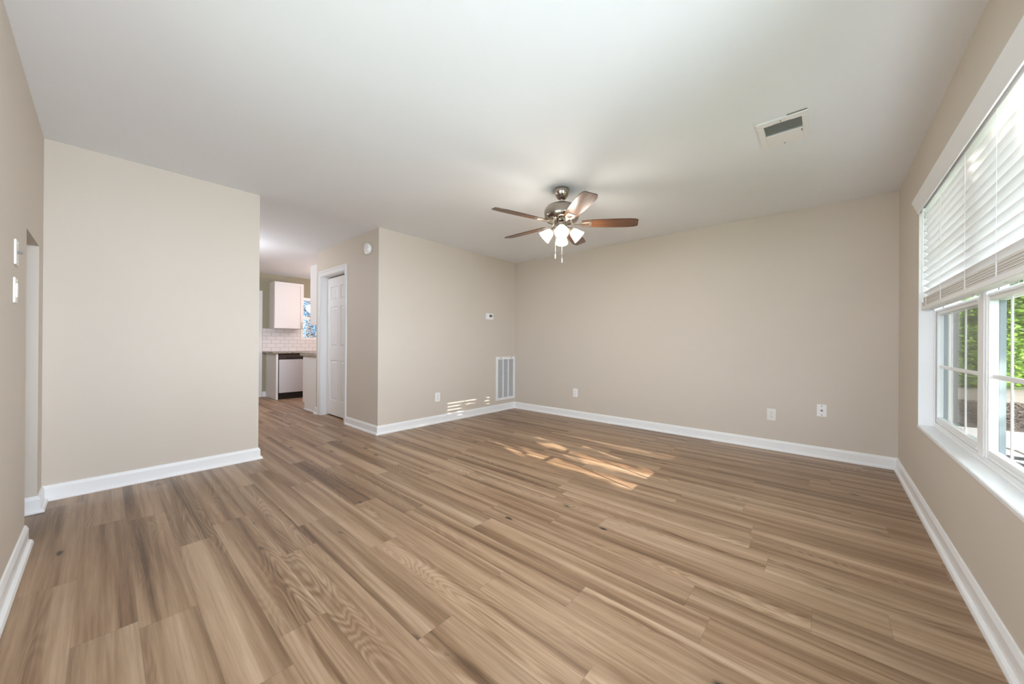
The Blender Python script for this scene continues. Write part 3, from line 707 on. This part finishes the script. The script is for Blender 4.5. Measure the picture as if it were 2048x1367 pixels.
# opposite run, its end panels facing the living room
XQ = XCL - .002; YQ = 2.062
bc = thing('base_cabinet', (-6.3, 2.8, 0), 'white base cabinet end beside the closet door casing', 'cabinet')
bm = bmesh.new(); prism(bm, [(XQ, 0), (-6.515, 0), (-6.515, .112), (-6.582, .112), (-6.582, .860), (XQ, .860)], 'y', YQ, 3.5); obj('cabinet_body', bm, M_CAB, bc)
boxes('cabinet_door', [(-6.602, -6.583, YQ + .004, 2.55, .125, .690), (-6.602, -6.583, 2.56, 3.0, .125, .690)], M_CAB, bc, bevel=.002)
boxes('drawer', [(-6.602, -6.583, YQ + .004, 2.55, .700, .850), (-6.602, -6.583, 2.56, 3.0, .700, .850)], M_CAB, bc, bevel=.002)
boxes('shoe_moulding', [(-6.53, XQ - .03, YQ - .012, YQ, 0, .020)], M_TRIM, bc, bevel=.004)
tag(boxes('countertop', [(-6.640, XQ, YQ - .030, 3.5, .861, .916)], M_GRANITE, bevel=.003), 'speckled granite counter end beside the closet door casing', 'countertop')
uc2 = thing('kitchen_cabinet', (-6.14, 2.8, 1.35), 'white wall cabinet end hanging beside the closet door casing', 'cabinet')
boxes('cabinet_body', [(-6.276, XQ, YQ, 3.5, 1.350, 2.275)], M_CAB, uc2)
boxes('cabinet_door', [(-6.296, -6.277, YQ + .003, 2.55, 1.354, 2.27), (-6.296, -6.277, 2.556, 3.0, 1.354, 2.27)], M_CAB, uc2, bevel=.002)
# kitchen window
w2 = sempty('window_2', (XK - .06, (KY0 + KY1) / 2, KZ0))
boxes('window_frame', [(XK - .09, XK + .012, KY0, KY0 + .045, KZ0, KZ1), (XK - .09, XK + .012, KY1 - .045, KY1, KZ0, KZ1), (XK - .09, XK + .012, KY0 + .045, KY1 - .045, KZ0, KZ0 + .06), (XK - .09, XK + .012, KY0 + .045, KY1 - .045, KZ1 - .06, KZ1)], M_PVC, w2)
sh = boxes('sash', [(XK - .07, XK - .03, KY0 + .045, KY1 - .045, 1.575, 1.625), (XK - .07, XK - .03, KY0 + .045, KY0 + .06, KZ0 + .06, KZ1 - .06), (XK - .07, XK - .03, KY1 - .06, KY1 - .045, KZ0 + .06, KZ1 - .06)], M_PVC, w2)
boxes('glass', [(XK - .052, XK - .048, KY0 + .06, KY1 - .06, KZ0 + .06, 1.575), (XK - .052, XK - .048, KY0 + .06, KY1 - .06, 1.625, KZ1 - .06)], M_GLASS, sh)
# kitchen ceiling lamp, and an unseen one added to brighten the dining side
def ceiling_lamp(x, y, label, e, col):
    t = thing('ceiling_lamp', (x, y, H - .09), label, 'ceiling lamp')
    bm = bmesh.new(); lathe(bm, [(0, H), (.17, H), (.17, H - .02), (0, H - .02)], Matrix.Translation((x, y, 0)), 32); obj('base', bm, M_NICKEL2, t, True)
    bm = bmesh.new(); lathe(bm, [(.15, H - .02), (.145, H - .05), (.11, H - .075), (0, H - .09)], Matrix.Translation((x, y, 0)), 32); obj('lamp_shade', bm, M_SHADE, t, True)
    ld = bpy.data.lights.new('lamp', 'POINT'); ld.energy = e; ld.color = col; ld.shadow_soft_size = .10
    lo = bpy.data.objects.new('lamp', ld); COL.objects.link(lo); lo.parent = t; lo.location = (0, 0, -.40)
ceiling_lamp(-7.1, 3.35, 'round ceiling lamp in the kitchen behind the closet', 25, (1.0, .80, .76))
ceiling_lamp(-6.2, .75, 'added unseen ceiling lamp brightening the dining area behind the left wall', 19, (.95, .96, 1.0))

# ------------------------------------------------------------------ outdoors
ZG = -.20
structure(boxes('ground', [(.66, 40, -14, 60, ZG - .2, ZG - .03), (-40, XK - .14, -14, 60, ZG - .2, ZG - .03), (XK - .14, .66, -14, -1.46, ZG - .2, ZG - .03)], M_GRASS))
structure(boxes('ground_patio', [(.66, 3.6, 3.6, 8.75, ZG - .03, ZG)], M_CONC))
structure(boxes('ground_driveway', [(.7, 14, 13.2, 17.5, ZG - .03, ZG - .005)], M_ROAD))
structure(boxes('wall_wing', [(.30, 1.72, 9.2, 9.5, ZG - .03, 3.2)], M_BRICK))
structure(boxes('added_porch_roof', [(.66, 2.6, 1.62, 8.9, 2.75, 2.85)], M_TRIM))  # unseen roof added to keep sky light off the living room window
bm = bmesh.new()
rnd = random.Random(3)
for i in range(4200):
    x, y = rnd.uniform(1.9, 5.1), rnd.uniform(8.9, 13.0); z = ZG - .03 + .28 * math.exp(-((x - 2.9) / 1.2) ** 2) * math.exp(-((y - 10.5) / 1.6) ** 2) * rnd.uniform(.5, 1)
    T = Matrix.Translation((x, y, z + .01)) @ Matrix.Rotation(rnd.uniform(0, 6.28), 4, 'Z') @ Matrix.Rotation(rnd.uniform(-.6, .6), 4, 'X') @ Matrix.Rotation(rnd.uniform(-.6, .6), 4, 'Y')
    l, w_ = rnd.uniform(.03, .09), rnd.uniform(.004, .012); box(bm, -l, l, -w_, w_, -.004, .004, T)
box(bm, 1.75, 5.2, 8.76, 13.1, ZG - .03, ZG - .012)
o = obj('mulch_bed', bm, M_MULCH); o['kind'] = 'stuff'; tag(o, 'brown bark mulch bed beyond the white slab outside', 'mulch')
mb = thing('metal_stand', (1.25, 4.36, ZG), 'dark grey metal stand on the white slab close outside the right wall window', 'stand')
bm = bmesh.new(); box(bm, 1.045, 1.085, 4.33, 4.37, ZG, .262); obj('post', bm, M_DKMET, mb)
bm = bmesh.new(); box(bm, 1.085, 1.9, 4.335, 4.365, .238, .260); obj('top_rail', bm, M_DKMET, mb)
bm = bmesh.new(); prism(bm, [(1.085, .225), (1.085, .04), (1.9, -.12), (1.9, .03)], 'y', 4.34, 4.36); obj('slanted_panel', bm, M_DKMET, mb)
bm = bmesh.new(); box(bm, 1.87, 1.91, 4.33, 4.37, ZG, .238); obj('post', bm, M_DKMET, mb)
bm = bmesh.new()
pp = [Vector((1.62, 7.5, ZG + .012)), Vector((1.80, 7.1, ZG + .012)), Vector((1.85, 6.5, ZG + .012)), Vector((1.80, 5.8, ZG + .012)), Vector((2.1, 5.2, ZG + .012)), Vector((2.8, 5.0, ZG + .012))]
for a, b in zip(pp, pp[1:]): tube(bm, a, b, .011, seg=8)
tag(obj('garden_hose', bm, M_ROAD, smooth=True), 'thin tan garden hose curving across the white slab outside', 'hose')

def foliage(bm, n, pt, size, rnd, keep=None):
    tl = bm.loops.layers.float_color.get('tone') or bm.loops.layers.float_color.new('tone')
    for i in range(n):
        c = pt(rnd)
        if keep and not keep(c): continue
        l = size * rnd.uniform(.7, 1.3); w_ = l * .55
        Mx = Matrix.Rotation(rnd.uniform(0, 6.28), 3, 'Z') @ Matrix.Rotation(rnd.uniform(-1.2, 1.2), 3, 'X') @ Matrix.Rotation(rnd.uniform(-.6, .6), 3, 'Y')
        P = [c + Mx @ Vector(p) for p in ((-l, 0, 0), (-.2 * l, -w_, .12 * l), (l, 0, 0), (-.2 * l, w_, .12 * l))]
        f = bm.faces.new([bm.verts.new(p) for p in P]); tn = rnd.random()
        for lp in f.loops: lp[tl] = (tn, tn, tn, 1)
def ellip(c, r):
    c = Vector(c)
    def f(rnd):
        while True:
            v = Vector((rnd.uniform(-1, 1), rnd.uniform(-1, 1), rnd.uniform(-1, 1)))
            if .25 < v.length < 1: break
        return c + Vector((v.x * r[0], v.y * r[1], v.z * r[2]))
    return f
def tree(x, y, h, rx, rz, n, leaf, m, seed, label, low=.35):
    rnd = random.Random(seed)
    t = thing('tree', (x, y, ZG - .03), label, 'tree', 'trees outside the windows')
    bm = bmesh.new(); tube(bm, (x, y, ZG - .03), (x + .1, y, h * .75), .14, .05, seg=10)
    for k in range(5):
        a = rnd.uniform(0, 6.28); z0 = h * rnd.uniform(low, .7); tube(bm, (x + .05, y, z0), (x + math.cos(a) * rx * .7, y + math.sin(a) * rx * .7, z0 + rz * .5), .05, .015, seg=8)
    obj('trunk', bm, M_BARK, t, True)
    bm = bmesh.new()
    for k in range(7):
        a = rnd.uniform(0, 6.28); q = rnd.uniform(0, .6) * rx
        cz = h * rnd.uniform(low + .1, .95)
        foliage(bm, n // 7, ellip((x + math.cos(a) * q, y + math.sin(a) * q, cz), (rx * .62, rx * .62, rz * .45)), leaf, rnd)
    me = obj('foliage', bm, m, t)
# street side trees, seen through the living room window
tree(4.4, 19.0, 6.5, 2.3, 4.6, 50000, .075, M_LEAF, 1, 'bright green leafy tree beyond the driveway outside the right wall window', .06)
tree(6.6, 27.5, 9.0, 3.4, 6.0, 22000, .16, M_LEAFD, 4, 'tall dark green tree behind the bright one beyond the driveway', .05)
# trees behind the kitchen window
tree(-13.5, 4.4, 6.0, 2.0, 4.5, 26000, .032, M_LEAFB, 7, 'blue-green tree close outside the kitchen window', .06)
tree(-19.5, 6.6, 7.5, 2.8, 5.0, 16000, .06, M_LEAFB, 8, 'blue-green tree standing behind the nearer one outside the kitchen window', .06)

# tree between the sun and the living room window: gaps in its crown let the sun patches through
def wplane(p):                                             # follow the sunlight to the window plane
    t = (XF - p.x) / SUND.x; q = p + SUND * t; return q.y, q.z
def fl(x, y):                                              # floor point -> window plane
    return wplane(Vector((x, y, 0)))
GAPS = [((-2.02, 2.66), (-1.06, 2.55), .075), ((-2.3, 3.00), (-1.06, 2.92), .045), ((-1.9, 2.82), (-1.06, 2.80), .030), ((-2.05, 3.30), (-1.45, 3.14), .060),
        ((-2.2, 3.50), (-1.10, 3.50), .030), ((-1.75, 3.42), (-1.08, 3.40), .030), ((-2.55, 3.20), (-2.15, 3.08), .03), ((-2.66, 2.70), (-2.42, 2.62), .05), ((-2.45, 2.48), (-2.30, 2.42), .04),
        ((-2.30, 2.72), (-2.15, 2.68), .04), ((-2.0, 2.40), (-1.85, 2.38), .03), ((-3.92, 2.85), (-3.6, 2.80), .04), ((-2.6, 3.58), (-2.3, 3.5), .03), ((-1.2, 3.62), (-1.08, 3.62), .03)]
GP = [(fl(*a), fl(*b), w_) for a, b, w_ in GAPS]
WALLG = []
for (py, pz, w_) in ((2.95, .25, .035), (3.0, .34, .03), (3.04, .16, .035), (3.14, .30, .03), (3.2, .20, .04), (3.26, .10, .03), (3.36, .28, .025), (3.45, .22, .02), (3.55, .30, .018), (2.93, .08, .03), (3.88, .30, .02), (3.80, .18, .02)):
    WALLG.append((*wplane(Vector((XC, py, pz))), w_ * 1.5))
def segd(p, a, b):
    ax, ay = a; bx, by = b; dx, dy = bx - ax, by - ay; L2 = dx * dx + dy * dy + 1e-9
    t = max(0, min(1, ((p[0] - ax) * dx + (p[1] - ay) * dy) / L2)); return math.hypot(p[0] - ax - dx * t, p[1] - ay - dy * t)
def keep(c):
    q = wplane(c)
    for a, b, w_ in GP:
        if segd(q, a, b) < w_ + .025: return False
    for y, z, w_ in WALLG:
        if math.hypot(q[0] - y, q[1] - z) < w_ + .05: return False
    return True
rnd = random.Random(21)
D0 = 10.0; cx_, cy_, cz_ = .58 + D0, 1.55 - D0 * .279, 1.25 + D0 * .365
st_ = thing('tree', (cx_ + .3, cy_, ZG - .03), 'leafy tree standing on the lawn in front of the house beside the patio', 'tree')
bm = bmesh.new(); tube(bm, (cx_ + .3, cy_ - .2, ZG - .03), (cx_ + .3, cy_, cz_ + .8), .11, .05, seg=10); obj('trunk', bm, M_BARK, st_, True)
def crown(r):
    y = r.uniform(-3.6, 2.75); z = r.uniform(-1.4, 1.6); x = r.uniform(-.55, .55)
    return Vector((cx_ + x, cy_ + y, cz_ + z))
bm = bmesh.new(); foliage(bm, 36000, crown, .085, rnd, keep); foliage(bm, 12000, lambda r: Vector((cx_ + r.uniform(-.55, .55), cy_ + r.uniform(-3.6, -1.2), cz_ + r.uniform(-1.4, 1.6))), .085, rnd, keep); obj('foliage', bm, M_LEAF, st_)
